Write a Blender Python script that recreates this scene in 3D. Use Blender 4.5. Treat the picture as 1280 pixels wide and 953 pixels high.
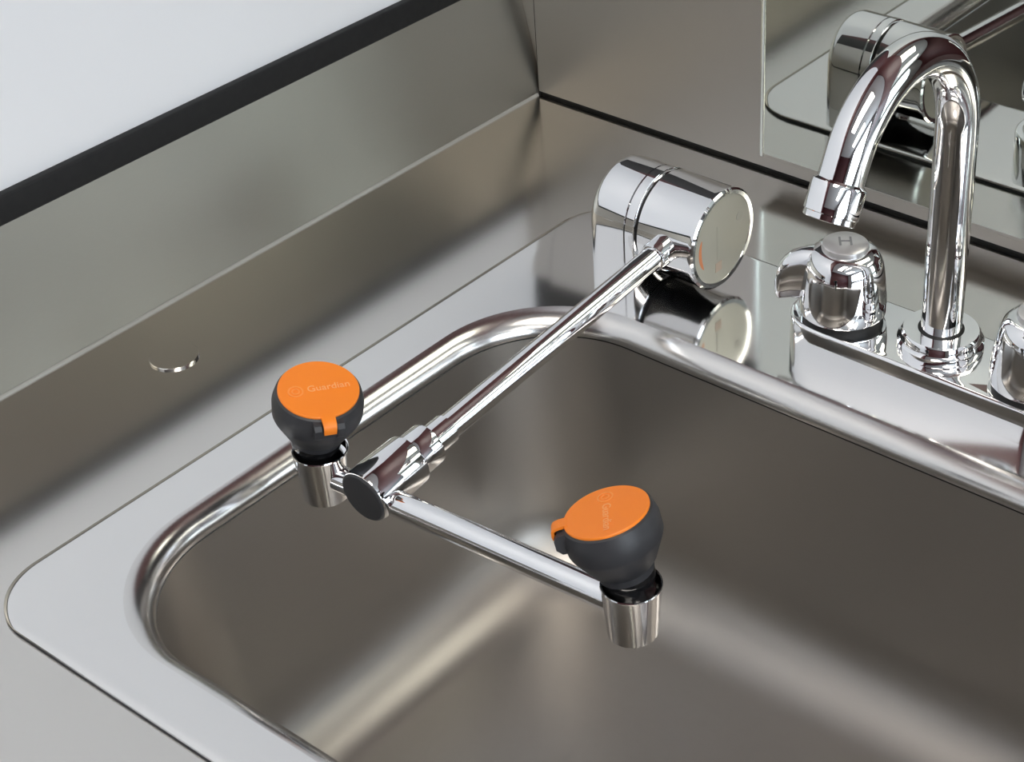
import bpy, bmesh, math
from mathutils import Vector, Matrix

scene = bpy.context.scene
for o in list(bpy.data.objects):
    bpy.data.objects.remove(o, do_unlink=True)
COL = scene.collection
PI = math.pi

# ------------------------------------------------------------------ camera
W_PX, F_PX, PPX, PPY = 1280.0, 2295.64, 825.83, 370.48
cam_d = bpy.data.cameras.new('camera')
cam_d.sensor_fit = 'HORIZONTAL'
cam_d.sensor_width = 36.0
cam_d.lens = F_PX / W_PX * 36.0
cam_d.shift_x = (640.0 - PPX) / W_PX
cam_d.shift_y = (PPY - 476.5) / W_PX
cam_d.clip_start = 0.01
cam = bpy.data.objects.new('camera', cam_d)
right = Vector((0.79713, 0.60355, -0.01747))
down = Vector((0.31434, -0.43952, -0.84143))
fwd = Vector((-0.51553, 0.66524, -0.54008))
M = Matrix((right, -down, -fwd)).transposed().to_4x4()
M.translation = Vector((0.66797, -0.74574, 0.49433))
cam.matrix_world = M
COL.objects.link(cam)
scene.camera = cam

# ------------------------------------------------------------------ world, light, exposure
world = bpy.data.worlds.new('sky')
scene.world = world
world.use_nodes = True
bg = world.node_tree.nodes['Background']
bg.inputs[0].default_value = (0.80, 0.90, 1.0, 1)
bg.inputs[1].default_value = 6.2

def area_light(name, loc, rot, sx, sy, power, col, portal=False):
    d = bpy.data.lights.new(name, 'AREA')
    d.shape = 'RECTANGLE'
    d.size, d.size_y = sx, sy
    d.energy = power
    d.color = col
    if portal:
        d.cycles.is_portal = True
    o = bpy.data.objects.new(name, d)
    o.location = loc
    o.rotation_euler = rot
    COL.objects.link(o)
    return o
# portal in the opening of the window in the right wall (daylight comes from the sky)
area_light('daylight_portal', (3.02, -1.25, 0.75), (0, PI / 2, 0), 1.3, 1.9, 0, (1, 1, 1), True)

vs = scene.view_settings
vs.view_transform = 'Standard'
vs.look = 'None'
vs.gamma = 1.0
vs.use_curve_mapping = False
vs.exposure = 0.0

# ------------------------------------------------------------------ materials
def mat(name, base, rough=0.5, metal=0.0, spec=0.5, emit=None, estr=0.0):
    m = bpy.data.materials.new(name)
    m.use_nodes = True
    b = m.node_tree.nodes['Principled BSDF']
    b.inputs['Base Color'].default_value = (*base, 1)
    b.inputs['Roughness'].default_value = rough
    b.inputs['Metallic'].default_value = metal
    b.inputs['Specular IOR Level'].default_value = spec
    if emit:
        b.inputs['Emission Color'].default_value = (*emit, 1)
        b.inputs['Emission Strength'].default_value = estr
    return m

def noise_mat(name, c1, c2, rough1, rough2, metal, scale, stretch=(1, 1, 1), bump=0.0, bscale=None, detail=4.0, aniso=0.0, anirot=0.0, tangent=None):
    """colour and roughness varied by stretched object-space noise (brush grain, wear)"""
    m = mat(name, c1, rough1, metal)
    nt = m.node_tree
    b = nt.nodes['Principled BSDF']
    tc = nt.nodes.new('ShaderNodeTexCoord')
    mp = nt.nodes.new('ShaderNodeMapping')
    mp.inputs['Scale'].default_value = stretch
    nt.links.new(tc.outputs['Object'], mp.inputs['Vector'])
    n = nt.nodes.new('ShaderNodeTexNoise')
    n.inputs['Scale'].default_value = scale
    n.inputs['Detail'].default_value = detail
    nt.links.new(mp.outputs[0], n.inputs['Vector'])
    mx = nt.nodes.new('ShaderNodeMix')
    mx.data_type = 'RGBA'
    mx.inputs[6].default_value = (*c1, 1)
    mx.inputs[7].default_value = (*c2, 1)
    nt.links.new(n.outputs['Fac'], mx.inputs[0])
    nt.links.new(mx.outputs[2], b.inputs['Base Color'])
    mr = nt.nodes.new('ShaderNodeMapRange')
    mr.inputs['From Min'].default_value = 0.3
    mr.inputs['From Max'].default_value = 0.7
    mr.inputs['To Min'].default_value = rough1
    mr.inputs['To Max'].default_value = rough2
    nt.links.new(n.outputs['Fac'], mr.inputs['Value'])
    nt.links.new(mr.outputs[0], b.inputs['Roughness'])
    if bump > 0:
        bp = nt.nodes.new('ShaderNodeBump')
        bp.inputs['Strength'].default_value = bump
        bp.inputs['Distance'].default_value = 0.0002
        src = n
        if bscale:
            src = nt.nodes.new('ShaderNodeTexNoise')
            src.inputs['Scale'].default_value = bscale
            src.inputs['Detail'].default_value = 3
            nt.links.new(mp.outputs[0], src.inputs['Vector'])
        nt.links.new(src.outputs['Fac'], bp.inputs['Height'])
        nt.links.new(bp.outputs[0], b.inputs['Normal'])
    return m

STEEL = (0.60, 0.575, 0.545)
STEEL2 = (0.585, 0.56, 0.53)
M = {}
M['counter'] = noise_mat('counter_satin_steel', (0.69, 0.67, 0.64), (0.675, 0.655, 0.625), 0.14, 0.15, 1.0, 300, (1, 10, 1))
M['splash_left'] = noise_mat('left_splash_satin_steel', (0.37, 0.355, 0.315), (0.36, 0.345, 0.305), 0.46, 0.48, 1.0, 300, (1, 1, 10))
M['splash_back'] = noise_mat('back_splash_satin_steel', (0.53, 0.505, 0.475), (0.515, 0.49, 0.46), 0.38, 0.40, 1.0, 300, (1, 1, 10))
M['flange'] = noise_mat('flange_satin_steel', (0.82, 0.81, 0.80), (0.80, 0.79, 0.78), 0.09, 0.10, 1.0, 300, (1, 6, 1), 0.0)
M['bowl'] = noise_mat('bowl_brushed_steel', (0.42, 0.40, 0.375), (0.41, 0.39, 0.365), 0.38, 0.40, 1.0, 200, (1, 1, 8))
M['rim'] = mat('rim_polished_steel', (0.76, 0.745, 0.73), 0.20, 1.0)
M['chrome'] = mat('chrome', (0.90, 0.90, 0.91), 0.025, 1.0)
M['mirror'] = mat('mirror_polished_steel', (0.64, 0.66, 0.61), 0.02, 1.0)
M['bezel'] = mat('mirror_bezel', (0.86, 0.90, 0.87), 0.18, 1.0)
M['black_rubber'] = noise_mat('black_rubber_trim', (0.0035, 0.004, 0.005), (0.006, 0.0065, 0.0075), 0.6, 0.7, 0.0, 200)
M['cap_black'] = noise_mat('charcoal_plastic', (0.026, 0.027, 0.031), (0.034, 0.035, 0.040), 0.42, 0.52, 0.0, 90)
M['neck_black'] = mat('gloss_black_plastic', (0.008, 0.008, 0.009), 0.12)
M['orange'] = noise_mat('orange_plastic', (0.90, 0.225, 0.012), (0.92, 0.25, 0.018), 0.42, 0.5, 0.0, 60)
M['print'] = mat('pale_print', (0.93, 0.42, 0.16), 0.5)
M['print_faint'] = mat('faint_print', (0.92, 0.32, 0.07), 0.5)
M['label'] = mat('label_satin_silver', (0.47, 0.465, 0.42), 0.38, 0.75)
M['label_orange'] = mat('label_orange_print', (0.62, 0.22, 0.09), 0.5)
M['label_grey'] = mat('label_grey_print', (0.20, 0.20, 0.19), 0.5)
M['label_pale'] = mat('label_pale_print', (0.42, 0.41, 0.36), 0.5)
M['label_faint_orange'] = mat('label_faint_orange_print', (0.50, 0.40, 0.32), 0.5)
M['gap'] = mat('black_gap', (0.006, 0.006, 0.006), 0.6)
M['tee_cap'] = mat('dark_tee_cap', (0.055, 0.056, 0.06), 0.4, 0.3)
M['button'] = mat('satin_button', (0.62, 0.61, 0.61), 0.32, 0.6)
M['letter'] = mat('button_letter', (0.25, 0.25, 0.26), 0.4, 0.4)
M['ceiling'] = noise_mat('ceiling_white', (0.80, 0.80, 0.78), (0.76, 0.76, 0.74), 0.8, 0.9, 0.0, 30)
M['wall_pale'] = noise_mat('pale_wall_paint', (0.30, 0.30, 0.31), (0.27, 0.27, 0.28), 0.7, 0.8, 0.0, 20)
M['maroon'] = noise_mat('maroon_paint', (0.060, 0.008, 0.010), (0.050, 0.007, 0.009), 0.5, 0.6, 0.0, 20)
M['dark'] = noise_mat('dark_laminate', (0.035, 0.034, 0.036), (0.028, 0.028, 0.03), 0.5, 0.6, 0.0, 20)
M['floor'] = noise_mat('grey_vinyl', (0.16, 0.155, 0.15), (0.11, 0.11, 0.105), 0.5, 0.6, 0.0, 30)
M['flange_shade'] = mat('flange_gap_shade', (0.02, 0.022, 0.026), 0.5)  # near-black colour standing in for the shade under the flange edge
M['seal'] = mat('pale_seal', (0.34, 0.34, 0.32), 0.4, 0.0)
M['lamp'] = mat('lamp_diffuser', (0.9, 0.9, 0.9), 0.5, 0.0, 0.5, (1.0, 0.94, 0.86), 7.5)
M['lampframe'] = mat('lamp_frame', (0.8, 0.8, 0.8), 0.4)

def two_tone(name, low, high, zsplit):
    m = mat(name, low, 0.55)
    nt = m.node_tree
    b = nt.nodes['Principled BSDF']
    g = nt.nodes.new('ShaderNodeNewGeometry')
    s = nt.nodes.new('ShaderNodeSeparateXYZ')
    nt.links.new(g.outputs['Position'], s.inputs[0])
    gt = nt.nodes.new('ShaderNodeMath')
    gt.operation = 'GREATER_THAN'
    gt.inputs[1].default_value = zsplit
    nt.links.new(s.outputs['Z'], gt.inputs[0])
    mx = nt.nodes.new('ShaderNodeMix')
    mx.data_type = 'RGBA'
    mx.inputs[6].default_value = (*low, 1)
    mx.inputs[7].default_value = (*high, 1)
    nt.links.new(gt.outputs[0], mx.inputs[0])
    nt.links.new(mx.outputs[2], b.inputs['Base Color'])
    return m
M['wall_back'] = two_tone('dark_and_maroon_paint', (0.010, 0.009, 0.009), (0.060, 0.006, 0.007), 0.28)
M['wall_left'] = two_tone('white_board_and_maroon_paint', (0.80, 0.82, 0.85), (0.060, 0.006, 0.007), 0.88)

# ------------------------------------------------------------------ mesh helpers
def link(name, me, material, parent=None, smooth=35):
    me.materials.append(material)
    if smooth:
        for p in me.polygons:
            p.use_smooth = True
        me.set_sharp_from_angle(angle=math.radians(smooth))
    o = bpy.data.objects.new(name, me)
    COL.objects.link(o)
    o.parent = parent
    return o

def from_bm(name, bm, material, parent=None, smooth=35, fix=True):
    if fix:
        bmesh.ops.recalc_face_normals(bm, faces=bm.faces[:])
    me = bpy.data.meshes.new(name)
    bm.to_mesh(me)
    bm.free()
    return link(name, me, material, parent, smooth)

def box(name, lo, hi, material, parent=None, bevel=0.0):
    bm = bmesh.new()
    bmesh.ops.create_cube(bm, size=1)
    for v in bm.verts:
        v.co = Vector([lo[i] + (v.co[i] + 0.5) * (hi[i] - lo[i]) for i in range(3)])
    if bevel > 0:
        bmesh.ops.bevel(bm, geom=bm.edges[:], offset=bevel, segments=3, profile=0.5, affect='EDGES')
    return from_bm(name, bm, material, parent)

def loft(bm, loops, closed=True, cap0=True, cap1=True):
    vl = [[bm.verts.new(c) for c in L] for L in loops]
    n = len(vl[0])
    for a, b in zip(vl[:-1], vl[1:]):
        for i in range(n if closed else n - 1):
            j = (i + 1) % n
            bm.faces.new((a[i], a[j], b[j], b[i]))
    if cap0:
        bm.faces.new(list(reversed(vl[0])))
    if cap1:
        bm.faces.new(vl[-1])

def frame(axis, ref=None):
    a = Vector(axis).normalized()
    r = Vector(ref) if ref else (Vector((0, 0, 1)) if abs(a.z) < 0.9 else Vector((1, 0, 0)))
    u = (r - a * r.dot(a)).normalized()
    return a, u, a.cross(u)

def lathe_bm(bm, profile, org, axis, n=48, cap0=True, cap1=True):
    a, u, w = frame(axis)
    org = Vector(org)
    loops = []
    for r, t in profile:
        r = max(r, 1e-5)
        loops.append([org + a * t + (u * math.cos(2 * PI * i / n) + w * math.sin(2 * PI * i / n)) * r for i in range(n)])
    loft(bm, loops, True, cap0, cap1)

def lathe(name, profile, org, axis, material, parent=None, n=48, smooth=35):
    bm = bmesh.new()
    lathe_bm(bm, profile, org, axis, n)
    return from_bm(name, bm, material, parent, smooth)

def tube(name, pts, r, material, parent=None, n=32, ref=(1, 0, 0)):
    bm = bmesh.new()
    pts = [Vector(p) for p in pts]
    loops = []
    for i, p in enumerate(pts):
        t = (pts[min(i + 1, len(pts) - 1)] - pts[max(i - 1, 0)]).normalized()
        _, u, w = frame(t, ref)
        rr = r[i] if isinstance(r, (list, tuple)) else r
        loops.append([p + (u * math.cos(2 * PI * k / n) + w * math.sin(2 * PI * k / n)) * rr for k in range(n)])
    loft(bm, loops)
    return from_bm(name, bm, material, parent)

def rrect(cx, cy, hx, hy, r, z, n=16):
    out = []
    for sx, sy, a0 in ((1, 1, 0), (-1, 1, PI / 2), (-1, -1, PI), (1, -1, 3 * PI / 2)):
        for k in range(n + 1):
            a = a0 + PI / 2 * k / n
            out.append(Vector((cx + sx * (hx - r) + r * math.cos(a), cy + sy * (hy - r) + r * math.sin(a), z)))
    return out

def empty(name, loc=(0, 0, 0)):
    o = bpy.data.objects.new(name, None)
    o.empty_display_size = 0.02
    o.location = loc
    COL.objects.link(o)
    return o

def adopt(root):
    """keep children's world-space meshes in place under a root that is not at the origin"""
    inv = Matrix.Translation(-root.location)
    for ch in root.children:
        ch.data.transform(inv)
        for g in ch.children:
            g.data.transform(inv)

def tag(o, label, cat, group=None):
    o['label'] = label
    o['category'] = cat
    if group:
        o['group'] = group
    return o

def struct(o, label=None):
    o['kind'] = 'structure'
    if label:
        o['label'] = label
    return o

def text_mesh(name, body, size, extrude, material, parent, origin, xdir, ydir, align='CENTER'):
    cu = bpy.data.curves.new(name + '_curve', 'FONT')
    cu.body = body
    cu.size = size
    cu.extrude = extrude
    cu.align_x = align
    cu.align_y = 'CENTER'
    tmp = bpy.data.objects.new('tmp', cu)
    COL.objects.link(tmp)
    dg = bpy.context.evaluated_depsgraph_get()
    me = bpy.data.meshes.new_from_object(tmp.evaluated_get(dg))
    bpy.data.objects.remove(tmp, do_unlink=True)
    x = Vector(xdir).normalized()
    y = Vector(ydir).normalized()
    z = x.cross(y)
    T = Matrix((x, y, z)).transposed().to_4x4()
    T.translation = Vector(origin)
    me.transform(T)
    me.name = name
    me.materials.clear()
    return link(name, me, material, parent, 0)

# ------------------------------------------------------------------ room shell
X1, Y1, ZF, ZC = 3.0, -3.0, -0.90, 1.65
struct(box('floor', (-0.1, Y1 - 0.1, ZF - 0.1), (X1 + 0.1, 0.12, ZF), M['floor']), 'grey vinyl floor below the counter')
struct(box('ceiling', (-0.1, Y1 - 0.1, ZC), (X1 + 0.1, 0.1, ZC + 0.1), M['ceiling']), 'plain white ceiling over the counter')
struct(box('wall_left', (-0.14, Y1, ZF), (-0.0205, 0.0075, ZC), M['wall_left']), 'white left wall above the black trim strip')
struct(box('wall_back', (-0.1, 0.0075, ZF), (X1, 0.10, ZC), M['wall_back']), 'wall behind the sink')
struct(box('wall_front', (-0.1, Y1 - 0.1, ZF), (X1, Y1, ZC), M['maroon']), 'maroon wall behind the camera')
# right wall with a window opening (y -2.2..-0.3, z 0.1..1.4)
bm = bmesh.new()
def bm_box(bm, lo, hi):
    g = bmesh.ops.create_cube(bm, size=1)
    for v in g['verts']:
        v.co = Vector([lo[i] + (v.co[i] + 0.5) * (hi[i] - lo[i]) for i in range(3)])
bm_box(bm, (X1, Y1, ZF), (X1 + 0.1, 0.0, 0.1))
bm_box(bm, (X1, Y1, 1.4), (X1 + 0.1, 0.0, ZC))
bm_box(bm, (X1, Y1, 0.1), (X1 + 0.1, -2.2, 1.4))
bm_box(bm, (X1, -0.3, 0.1), (X1 + 0.1, 0.0, 1.4))
struct(from_bm('wall_right', bm, M['wall_pale'], None, 0), 'pale wall with a window, right of the camera')
bm = bmesh.new()
for y in (-2.2, -1.27, -0.34):
    bm_box(bm, (X1 + 0.02, y, 0.1), (X1 + 0.06, y + 0.04, 1.4))
for z in (0.1, 1.36):
    bm_box(bm, (X1 + 0.02, -2.2, z), (X1 + 0.06, -0.3, z + 0.04))
struct(from_bm('window_1', bm, M['lampframe'], None, 0), 'white window frame in the right wall')

def ceiling_light(x, y, label):
    t = empty('ceiling_light', (x, y, ZC))
    bm = bmesh.new()
    for lo, hi in (((-.32, -.62, -.03), (-.30, .62, 0)), ((.30, -.62, -.03), (.32, .62, 0)),
                   ((-.30, -.62, -.03), (.30, -.60, 0)), ((-.30, .60, -.03), (.30, .62, 0))):
        bm_box(bm, lo, hi)
    from_bm('frame', bm, M['lampframe'], t, 0)
    box('diffuser', (-.30, -.60, -.02), (.30, .60, -.012), M['lamp'], t)
    tag(t, label, 'light', 'ceiling lights')
ceiling_light(0.75, -1.0, 'ceiling light panel above the sink counter')
ceiling_light(2.1, -1.6, 'ceiling light panel nearer the window')

# ------------------------------------------------------------------ wall linings
# left splash leans back from the counter to the black strip
LX, LZ = -0.0165, 0.0740
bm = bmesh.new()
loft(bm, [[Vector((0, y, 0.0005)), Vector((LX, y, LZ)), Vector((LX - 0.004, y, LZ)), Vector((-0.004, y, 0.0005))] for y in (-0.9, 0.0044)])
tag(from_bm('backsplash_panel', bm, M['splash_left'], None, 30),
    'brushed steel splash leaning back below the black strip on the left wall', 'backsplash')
tag(box('backsplash_panel', (0.0008, 0.0, 0.0026), (2.0, 0.0030, 0.135), M['splash_back']),
    'upright brushed steel panel behind the faucet', 'backsplash')
struct(box('trim_5', (-0.0004, 0.0008, 0.0), (0.0008, 0.0044, 0.135), M['gap']), 'dark joint at the left edge of the upright panel')
struct(box('trim_4', (-0.03, 0.0045, 0.0), (2.0, 0.0075, 0.135), M['splash_back']), 'steel lining behind the upright panel')
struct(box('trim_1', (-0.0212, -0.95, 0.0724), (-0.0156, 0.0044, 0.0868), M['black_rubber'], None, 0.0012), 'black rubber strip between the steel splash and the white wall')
# pale seal line where the left splash meets the counter
bm = bmesh.new()
loft(bm, [[Vector((0.0014 * c, y, 0.0014 * s)) for c, s in ((0, 0), (1, 0), (.7, .7), (0, 1))] for y in (-0.9, -0.001)])
struct(from_bm('trim_2', bm, M['seal'], None), 'thin pale seal line along the foot of the left splash')
struct(box('trim_3', (0.0, 0.0020, -0.001), (2.0, 0.0030, 0.0026), M['gap']), 'dark joint along the foot of the back splash')

# ------------------------------------------------------------------ counter with sink cut-out
SX, SY, SHX, SHY = 0.344, -0.2803, 0.233, 0.1982
bm = bmesh.new()
N = 12
CX0, CX1, CY0, CY1 = 0.0, 2.0, -0.64, 0.0044
ccx, ccy, chx, chy = (CX0 + CX1) / 2, (CY0 + CY1) / 2, (CX1 - CX0) / 2, (CY1 - CY0) / 2
hole = rrect(SX, SY, SHX - 0.008, SHY - 0.008, 0.024, 0.0, N)
hole_low = rrect(SX, SY, SHX - 0.008, SHY - 0.008, 0.024, -0.03, N)
outer = rrect(ccx, ccy, chx, chy, 0.001, 0.0, N)
outer_low = rrect(ccx, ccy, chx, chy, 0.001, -0.03, N)
loft(bm, [hole_low, hole, outer, outer_low], True, False, False)
tag(from_bm('countertop', bm, M['counter'], None, 30), 'satin stainless steel countertop around the sink', 'countertop')

# small steel plug disc on the counter
lathe_plug = lathe('hole_plug', [(0.0118, 0.0), (0.0118, 0.0008), (0.0114, 0.0011), (0.0, 0.0011)], (0.0395, -0.3150, 0.0), (0, 0, 1), M['counter'])
tag(lathe_plug, 'small round steel hole plug lying on the counter by the left splash', 'hole plug')

# ------------------------------------------------------------------ sink
sink = empty('sink', (SX, SY, 0))
FZ = 0.0030
OX, OY, OHX, OHY, ORAD = 0.344, -0.3110, 0.2075, 0.1460, 0.064
bm = bmesh.new()
loops = []
for ins, z in ((0.0004, 0.0012), (0, 0.0014), (0.0002, 0.0020), (0.0010, 0.0026), (0.0022, 0.0029), (0.0034, FZ)):
    loops.append(rrect(SX, SY, SHX - ins, SHY - ins, 0.030 - ins, z, 24))
loops.append(rrect(OX, OY, OHX, OHY, ORAD, FZ, 24))
loft(bm, loops, True, False, False)
from_bm('flange', bm, M['flange'], sink, 30)
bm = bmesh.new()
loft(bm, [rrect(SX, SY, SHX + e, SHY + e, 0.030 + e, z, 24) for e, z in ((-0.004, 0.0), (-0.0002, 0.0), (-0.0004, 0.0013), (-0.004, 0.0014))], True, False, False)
from_bm('shade_line', bm, M['flange_shade'], sink, 0)  # dark ring painted in as the shadow gap below the flange
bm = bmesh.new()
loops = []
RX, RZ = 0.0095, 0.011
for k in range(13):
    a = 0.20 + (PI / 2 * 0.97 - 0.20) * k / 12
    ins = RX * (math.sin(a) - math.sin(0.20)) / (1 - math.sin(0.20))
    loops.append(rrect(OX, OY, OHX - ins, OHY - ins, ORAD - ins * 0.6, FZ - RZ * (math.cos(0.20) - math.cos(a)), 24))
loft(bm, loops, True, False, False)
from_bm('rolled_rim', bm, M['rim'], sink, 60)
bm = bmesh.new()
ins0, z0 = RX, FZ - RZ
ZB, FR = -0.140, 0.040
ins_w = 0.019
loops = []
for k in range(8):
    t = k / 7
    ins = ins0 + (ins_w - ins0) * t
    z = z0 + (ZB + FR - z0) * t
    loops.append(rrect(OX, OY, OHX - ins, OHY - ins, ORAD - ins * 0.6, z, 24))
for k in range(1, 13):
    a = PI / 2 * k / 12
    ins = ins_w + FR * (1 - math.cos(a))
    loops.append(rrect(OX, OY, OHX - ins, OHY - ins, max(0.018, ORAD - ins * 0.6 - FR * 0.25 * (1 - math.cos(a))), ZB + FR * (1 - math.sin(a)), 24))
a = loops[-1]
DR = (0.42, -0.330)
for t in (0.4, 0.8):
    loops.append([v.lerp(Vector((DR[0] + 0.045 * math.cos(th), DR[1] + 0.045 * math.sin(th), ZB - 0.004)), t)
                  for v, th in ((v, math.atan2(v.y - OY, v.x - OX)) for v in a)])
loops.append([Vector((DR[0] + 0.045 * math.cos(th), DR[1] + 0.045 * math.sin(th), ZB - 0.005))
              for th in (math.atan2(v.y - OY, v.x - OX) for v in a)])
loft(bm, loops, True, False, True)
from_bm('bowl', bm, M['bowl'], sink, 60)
dr = lathe('drain', [(0.043, -0.0048), (0.043, -0.0035), (0.040, -0.0028), (0.031, -0.0045), (0.029, -0.0046), (0, -0.0046)], (DR[0], DR[1], ZB), (0, 0, 1), M['rim'], sink)
for k in range(8):
    a = 2 * PI * k / 8
    lathe('drain_hole', [(0.003, 0.0), (0.003, 0.0003), (0, 0.0003)], (DR[0] + 0.017 * math.cos(a), DR[1] + 0.017 * math.sin(a), ZB - 0.0046), (0, 0, 1), M['gap'], dr, 12)
adopt(sink)
tag(sink, 'stainless steel drop-in sink with rounded corners set in the counter', 'sink')

# ------------------------------------------------------------------ mirror panel on the back wall
mp = empty('mirror_panel', (0.45, -0.0, 0.017))
box('mirror_sheet', (0.1725, -0.0120, 0.0185), (0.80, -0.0, 0.45), M['mirror'], mp)
bm = bmesh.new()
bm_box(bm, (0.1700, -0.0128, 0.0165), (0.1725, 0.0, 0.45))
bmesh.ops.bevel(bm, geom=bm.edges[:], offset=0.0008, segments=2, profile=0.5, affect='EDGES')
from_bm('edge_strip', bm, M['bezel'], mp)
box('edge_strip', (0.1725, -0.0122, 0.0165), (0.80, 0.0, 0.0185), M['splash_back'], mp, 0.0004)
adopt(mp)
tag(mp, 'polished mirror-finish panel mounted on the back splash behind the faucet', 'mirror')

# ------------------------------------------------------------------ eyewash station
ew = empty('eyewash_station', (0.1780, -0.12, FZ))
HY, HZ, HR = -0.1200, 0.0341, 0.0258
def arch(x, r, zb, n=24):
    zb += 0.0
    pts = [Vector((x, HY - r, zb))]
    for k in range(n + 1):
        a = PI - PI * k / n
        pts.append(Vector((x, HY + r * math.cos(a), HZ + r * math.sin(a))))
    pts.append(Vector((x, HY + r, zb)))
    return pts
bm = bmesh.new()
loops = []
RO = 0.007
loops = []
for k in range(9):
    a = PI / 2 * k / 8
    loops.append(arch(0.1570 + RO * (1 - math.cos(a)), HR - RO * (1 - math.sin(a)), FZ))
loops.append(arch(0.1805, HR, FZ))
loft(bm, loops)
from_bm('pedestal_body', bm, M['chrome'], ew, 40)
bm = bmesh.new()
loft(bm, [arch(0.1806, HR - 0.001, FZ), arch(0.1813, HR - 0.001, FZ), arch(0.1816, HR + 0.0002, FZ), arch(0.1862, HR + 0.0002, FZ), arch(0.1867, HR - 0.0008, FZ)])
from_bm('collar', bm, M['chrome'], ew, 40)
lathe('joint_gap', [(HR - 0.0022, 0.0), (HR - 0.0022, 0.004)], (0.1855, HY, HZ), (1, 0, 0), M['gap'], ew, 64)
XD = 0.2223
lathe('valve_barrel', [(HR - 0.0012, 0.1884 - XD), (HR, 0.1890 - XD), (HR, -0.0035), (HR + 0.0004, -0.0025), (HR + 0.0004, -0.0007), (HR - 0.0006, 0.0002), (HR - 0.0026, 0.0), (HR - 0.0028, -0.0006), (0, -0.0006)],
      (XD, HY, HZ), (1, 0, 0), M['chrome'], ew, 72)
lab = lathe('end_label', [(HR - 0.0029, 0), (HR - 0.0029, 0.0003), (0, 0.0003)], (XD - 0.0006, HY, HZ), (1, 0, 0), M['label'], ew, 64)
def disc_point(r, deg, off=0.0):   # angle measured on the label face, 0 = +y, 90 = up
    return Vector((XD - 0.0002 + off, HY + r * math.cos(math.radians(deg)), HZ + r * math.sin(math.radians(deg))))
def arc_band(name, r0, r1, d0, d1, material, parent, n=24):
    bm = bmesh.new()
    loops = []
    for k in range(n + 1):
        d = d0 + (d1 - d0) * k / n
        taper = math.sin(PI * min(1, max(0, k / n))) ** 0.5 if 0 < k < n else 0.05
        m_, h = (r0 + r1) / 2, (r1 - r0) / 2 * taper
        loops.append([disc_point(m_ - h, d), disc_point(m_ + h, d), disc_point(m_ + h, d, -0.0002), disc_point(m_ - h, d, -0.0002)])
    loft(bm, loops)
    return from_bm(name, bm, material, parent, 0)
arc_band('orange_arc', 0.0175, 0.0197, 158, 212, M['label_orange'], lab)
bm = bmesh.new()
lathe_bm(bm, [(0.0026, -0.0001), (0.0026, 0.0001), (0, 0.0001)], disc_point(0.0155, 25), (1, 0, 0), 20)
from_bm('printed_dot', bm, M['label_pale'], lab)
def strip(name, y0, y1, z0, z1, material):
    return box(name, (XD - 0.0004, HY + y0, HZ + z0), (XD - 0.0001, HY + y1, HZ + z1), material, lab)
strip('printed_line', -0.0050, -0.0042, -0.0095, 0.0090, M['label_pale'])
strip('printed_patch', -0.0060, -0.0010, -0.0165, -0.0115, M['label_faint_orange'])

# arm
A0 = Vector((0.205, -0.1430, 0.0351))
A1 = Vector((0.205, -0.3520, 0.0165))
ad = (A1 - A0).normalized()
L = (A1 - A0).length
lathe('arm_pipe', [(0.0059, 0.0), (0.0059, L - 0.02)], A0, ad, M['chrome'], ew, 40)
lathe('arm_socket', [(0.0074, -0.004), (0.0072, 0.0105), (0.0068, 0.0115), (0.0058, 0.0117)], A0, ad, M['chrome'], ew, 40)
lathe('arm_sleeve', [(0.0060, L - 0.052), (0.0070, L - 0.0515), (0.0070, L - 0.034)], A0, ad, M['chrome'], ew, 40)
lathe('tee_nut', [(0.0070, L - 0.0405), (0.0098, L - 0.0400), (0.0100, L - 0.0390), (0.0100, L - 0.0275), (0.0098, L - 0.027)], A0, ad, M['chrome'], ew, 48)
lathe('tee_body', [(0.0098, L - 0.0285), (0.0118, L - 0.0280), (0.0121, L - 0.027), (0.0125, L - 0.002), (0.0121, L - 0.0006), (0.0116, L - 0.0004)], A0, ad, M['chrome'], ew, 56)
lathe('tee_end_cap', [(0.0116, L - 0.0015), (0.0116, L - 0.0002), (0.0110, L + 0.0003), (0, L + 0.0008)], A0, ad, M['tee_cap'], ew, 56)
BL = Vector((0.1745, -0.3455, 0.0125))
BR = Vector((0.3375, -0.3410, 0.0195))
bd = (BR - BL).normalized()
BLn = (BR - BL).length
lathe('crossbar', [(0.0057, 0.006), (0.0057, BLn - 0.006)], BL, bd, M['chrome'], ew, 40)
def cup(c):
    lathe('spray_cup', [(0.0, -0.0125), (0.0092, -0.0125), (0.0099, -0.0119), (0.0119, 0.0110), (0.0121, 0.0117), (0.0119, 0.0122), (0.0112, 0.0119), (0.0108, 0.008), (0.0, 0.004)],
          c, (0, 0, 1), M['chrome'], ew, 56)
cup(BL)
cup(BR)

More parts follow.
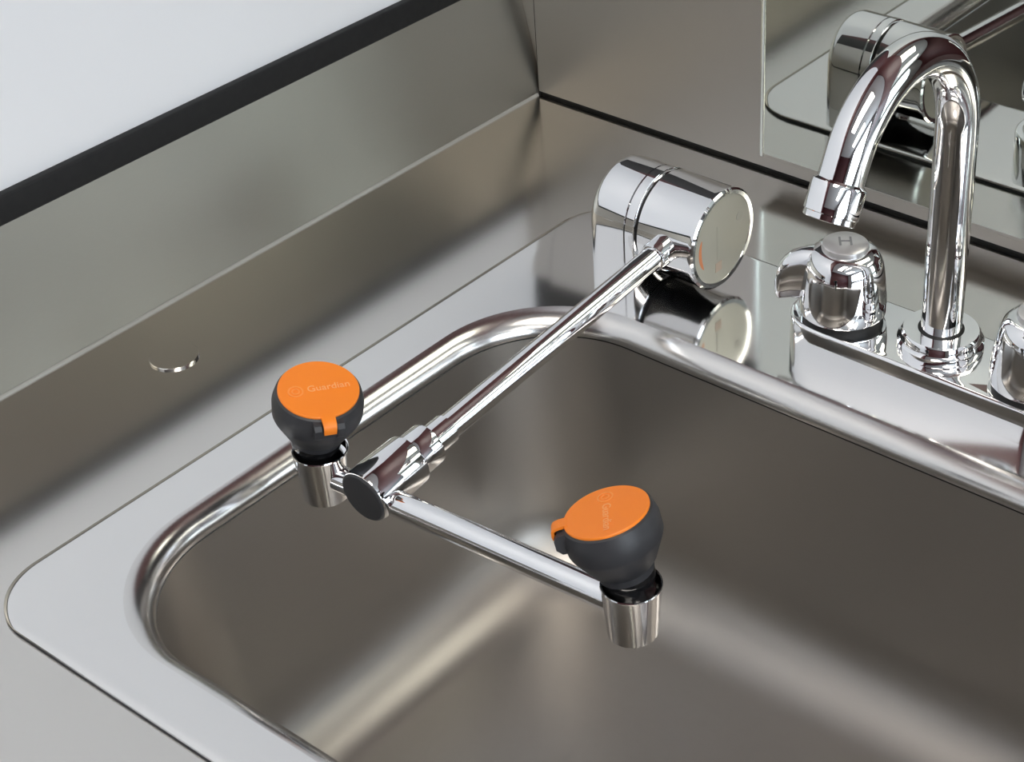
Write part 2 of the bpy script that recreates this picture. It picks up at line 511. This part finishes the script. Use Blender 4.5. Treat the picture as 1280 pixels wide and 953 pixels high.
def spray_head(D, axis, tabdir):
    """D: centre of the orange disc; axis: its normal; tabdir: world direction of the hinge tab"""
    D = Vector(D)
    a = Vector(axis).normalized()
    t = Vector(tabdir)
    t = (t - a * t.dot(a)).normalized()
    s = a.cross(t)                    # text direction
    h = lathe('spray_head', [(0.0, -0.0006), (0.0168, -0.0006), (0.0176, -0.0012), (0.0185, -0.0042), (0.0189, -0.0060), (0.0187, -0.0118), (0.0180, -0.0136), (0.0132, -0.0225), (0.0124, -0.0234), (0.0112, -0.0246), (0.0108, -0.0275), (0.0, -0.0275)],
              D, a, M['cap_black'], ew, 64, 30)
    lathe('neck', [(0.0104, -0.0270), (0.0106, -0.0290), (0.0104, -0.0310), (0.0090, -0.0335), (0.0086, -0.0400), (0.0, -0.0400)], D, a, M['neck_black'], h, 48)
    # orange cap: a disc with a tongue that folds over the edge
    lathe('orange_cap', [(0.0167, -0.0007), (0.0167, 0.0001), (0.0164, 0.0004), (0.0, 0.0007)], D, a, M['orange'], h, 64)
    bm = bmesh.new()
    path = [(0.0150, 0.0002), (0.0185, 0.0002), (0.0205, -0.0002), (0.0214, -0.0012), (0.0217, -0.0030), (0.0216, -0.0046)]
    loops = []
    for i, (r, q) in enumerate(path):
        r0, q0 = path[max(0, i - 1)]
        r1, q1 = path[min(len(path) - 1, i + 1)]
        tg = Vector((r1 - r0, q1 - q0)).normalized()
        nr = Vector((-tg.y, tg.x))
        w = 0.0029 - 0.00008 * i
        loops.append([D + t * (r + nr.x * e) + a * (q + nr.y * e) + s * sgn * w for sgn, e in ((-1, 0.0004), (1, 0.0004), (1, -0.0008), (-1, -0.0008))])
    loft(bm, loops)
    from_bm('orange_tab', bm, M['orange'], h, 40)
    for sgn in (-1, 1):
        bm = bmesh.new()
        lo, hi = 0.0032, 0.0062
        prof = [(0.0150, -0.0012), (0.0195, -0.0014), (0.0212, -0.0030), (0.0214, -0.0070), (0.0195, -0.0092), (0.0150, -0.0095)]
        loft(bm, [[D + t * r + a * q + s * sgn * w for r, q in prof] for w in (lo, hi)])
        from_bm('hinge_lug', bm, M['cap_black'], h, 30)
    bm = bmesh.new()
    prof = [(0.0160, -0.0035), (0.0205, -0.0035), (0.0210, -0.0070), (0.0190, -0.0088), (0.0160, -0.0090)]
    loft(bm, [[D + t * r + a * q + s * w for r, q in prof] for w in (-0.0034, 0.0034)])
    from_bm('hinge_lug', bm, M['cap_black'], h, 30)
    up = -t
    text_mesh('lettering', 'Guardian', 0.0048, 0.00008, M['print'], h, D + a * 0.00075 + s * 0.0042 + up * 0.0002, s, up)
    bm = bmesh.new()
    for r0, r1 in ((0.0026, 0.0032), (0.0012, 0.0017)):
        nseg = 32
        loops = [[D + a * q - s * 0.0095 + (t * math.cos(2 * PI * k / nseg) + s * math.sin(2 * PI * k / nseg)) * r for k in range(nseg)]
                 for r, q in ((r0, 0.0004), (r0, 0.0008), (r1, 0.0008), (r1, 0.0004))]
        loft(bm, loops, True, False, False)
    from_bm('logo_ring', bm, M['print_faint'], h, 0)
    return h
spray_head((0.1790, -0.3455, 0.0570), (0.22, -0.01, 0.975), (0.86, -0.51, 0))
spray_head((0.3268, -0.3410, 0.0605), (-0.265, -0.07, 0.962), (-0.76, -0.64, 0))
adopt(ew)
tag(ew, 'chrome swing-down eyewash with two orange-capped spray heads over the sink', 'eyewash')

# ------------------------------------------------------------------ faucet
FXC, FYC, DZ = 0.3442, -0.1235, 0.0205
fc = empty('faucet', (FXC, FYC, FZ))
bm = bmesh.new()
loops = []
for ins, z in ((0.0, FZ), (0.0, DZ - 0.0016), (0.0003, DZ - 0.0008), (0.0009, DZ - 0.0002), (0.0018, DZ)):
    loops.append(rrect(FXC, FYC, 0.0750 - ins, 0.0215 - ins, 0.0205 - ins, z, 20))
loft(bm, loops)
from_bm('deck_plate', bm, M['chrome'], fc, 40)
lathe('spout_collar', [(0.0198, 0), (0.0200, 0.0008), (0.0198, 0.0040), (0.0188, 0.0050), (0.0184, 0.0058), (0.0182, 0.0080), (0.0172, 0.0092), (0.0108, 0.0094)], (FXC, -0.1205, DZ), (0, 0, 1), M['chrome'], fc, 64)
lathe('spout_ring', [(0.0106, 0), (0.0106, 0.0003)], (FXC, -0.1205, DZ + 0.0092), (0, 0, 1), M['gap'], fc, 48)
pts = [(FXC, -0.1205, DZ + 0.004), (FXC, -0.1205, 0.05), (FXC, -0.1205, 0.09), (FXC, -0.1205, 0.125)]
RS, ZCN = 0.0470, 0.1335
END = 151
for k in range(0, 41):
    a = math.radians(END * k / 40)
    pts.append((FXC, -0.1205 - RS * (1 - math.cos(a)), ZCN + RS * math.sin(a)))
a = math.radians(END)
e = Vector(pts[-1])
ed = Vector((0, -math.sin(a), math.cos(a)))
pts += [e + ed * 0.006, e + ed * 0.012]
tube('spout', pts, 0.0094, M['chrome'], fc, 40)
lathe('aerator', [(0.0094, 0.0), (0.0108, 0.0010), (0.0112, 0.0022), (0.0112, 0.0130), (0.0105, 0.0134), (0.0105, 0.0156), (0.0098, 0.0160), (0.0094, 0.0145), (0, 0.0140)], e + ed * 0.0095, ed, M['chrome'], fc, 56)

def handle(x, letter, ear):
    y = -0.1245
    g = lathe('handle', [(0.0190, 0.0035), (0.0204, 0.0038), (0.0206, 0.0046), (0.0203, 0.0120), (0.0192, 0.0220), (0.0180, 0.0285), (0.0165, 0.0325), (0.0142, 0.0350), (0.0108, 0.0362), (0, 0.0362)],
              (x, y, DZ), (0, 0, 1), M['chrome'], fc, 64)
    lathe('gasket', [(0.0190, 0), (0.0190, 0.0045)], (x, y, DZ), (0, 0, 1), M['gap'], g, 48)
    ex, ey = Vector(ear).normalized()
    dv, sv, o = Vector((ex, ey, 0)), Vector((-ey, ex, 0)), Vector((x, y, DZ))
    bm = bmesh.new()
    loops = []
    # distance, half width, z low, z high
    for d_, hw, zl, zh in ((0.008, 0.0085, 0.006, 0.0352), (0.0150, 0.0075, 0.0065, 0.0348), (0.0200, 0.0064, 0.0072, 0.0335), (0.0245, 0.0058, 0.0070, 0.0312), (0.0280, 0.0056, 0.0062, 0.0280), (0.0300, 0.0052, 0.0058, 0.0250), (0.0314, 0.0044, 0.0066, 0.0215), (0.0322, 0.0026, 0.0085, 0.0175)):
        zc, hz = (zl + zh) / 2, (zh - zl) / 2
        L_ = []
        for k in range(28):
            th = 2 * PI * k / 28
            c, s_ = math.cos(th), math.sin(th)
            L_.append(o + dv * d_ + sv * hw * math.copysign(abs(c) ** 0.7, c) + Vector((0, 0, zc + hz * math.copysign(abs(s_) ** 0.7, s_))))
        loops.append(L_)
    loft(bm, loops)
    from_bm('lever', bm, M['chrome'], g, 60)
    lathe('index_button', [(0.0108, 0.0355), (0.0110, 0.0366), (0.0106, 0.0385), (0.0098, 0.0391), (0, 0.0396)], (x, y, DZ), (0, 0, 1), M['button'], g, 48)
    text_mesh('letter', letter, 0.0105, 0.0001, M['letter'], g, (x, y, DZ + 0.0396), right.xy.to_3d(), (-right.y, right.x, 0))
    return g
handle(0.2942, 'H', (-0.92, -0.40))
handle(0.3942, 'C', (0.85, -0.52))
adopt(fc)
tag(fc, 'chrome gooseneck faucet with two handles on the sink ledge', 'faucet')
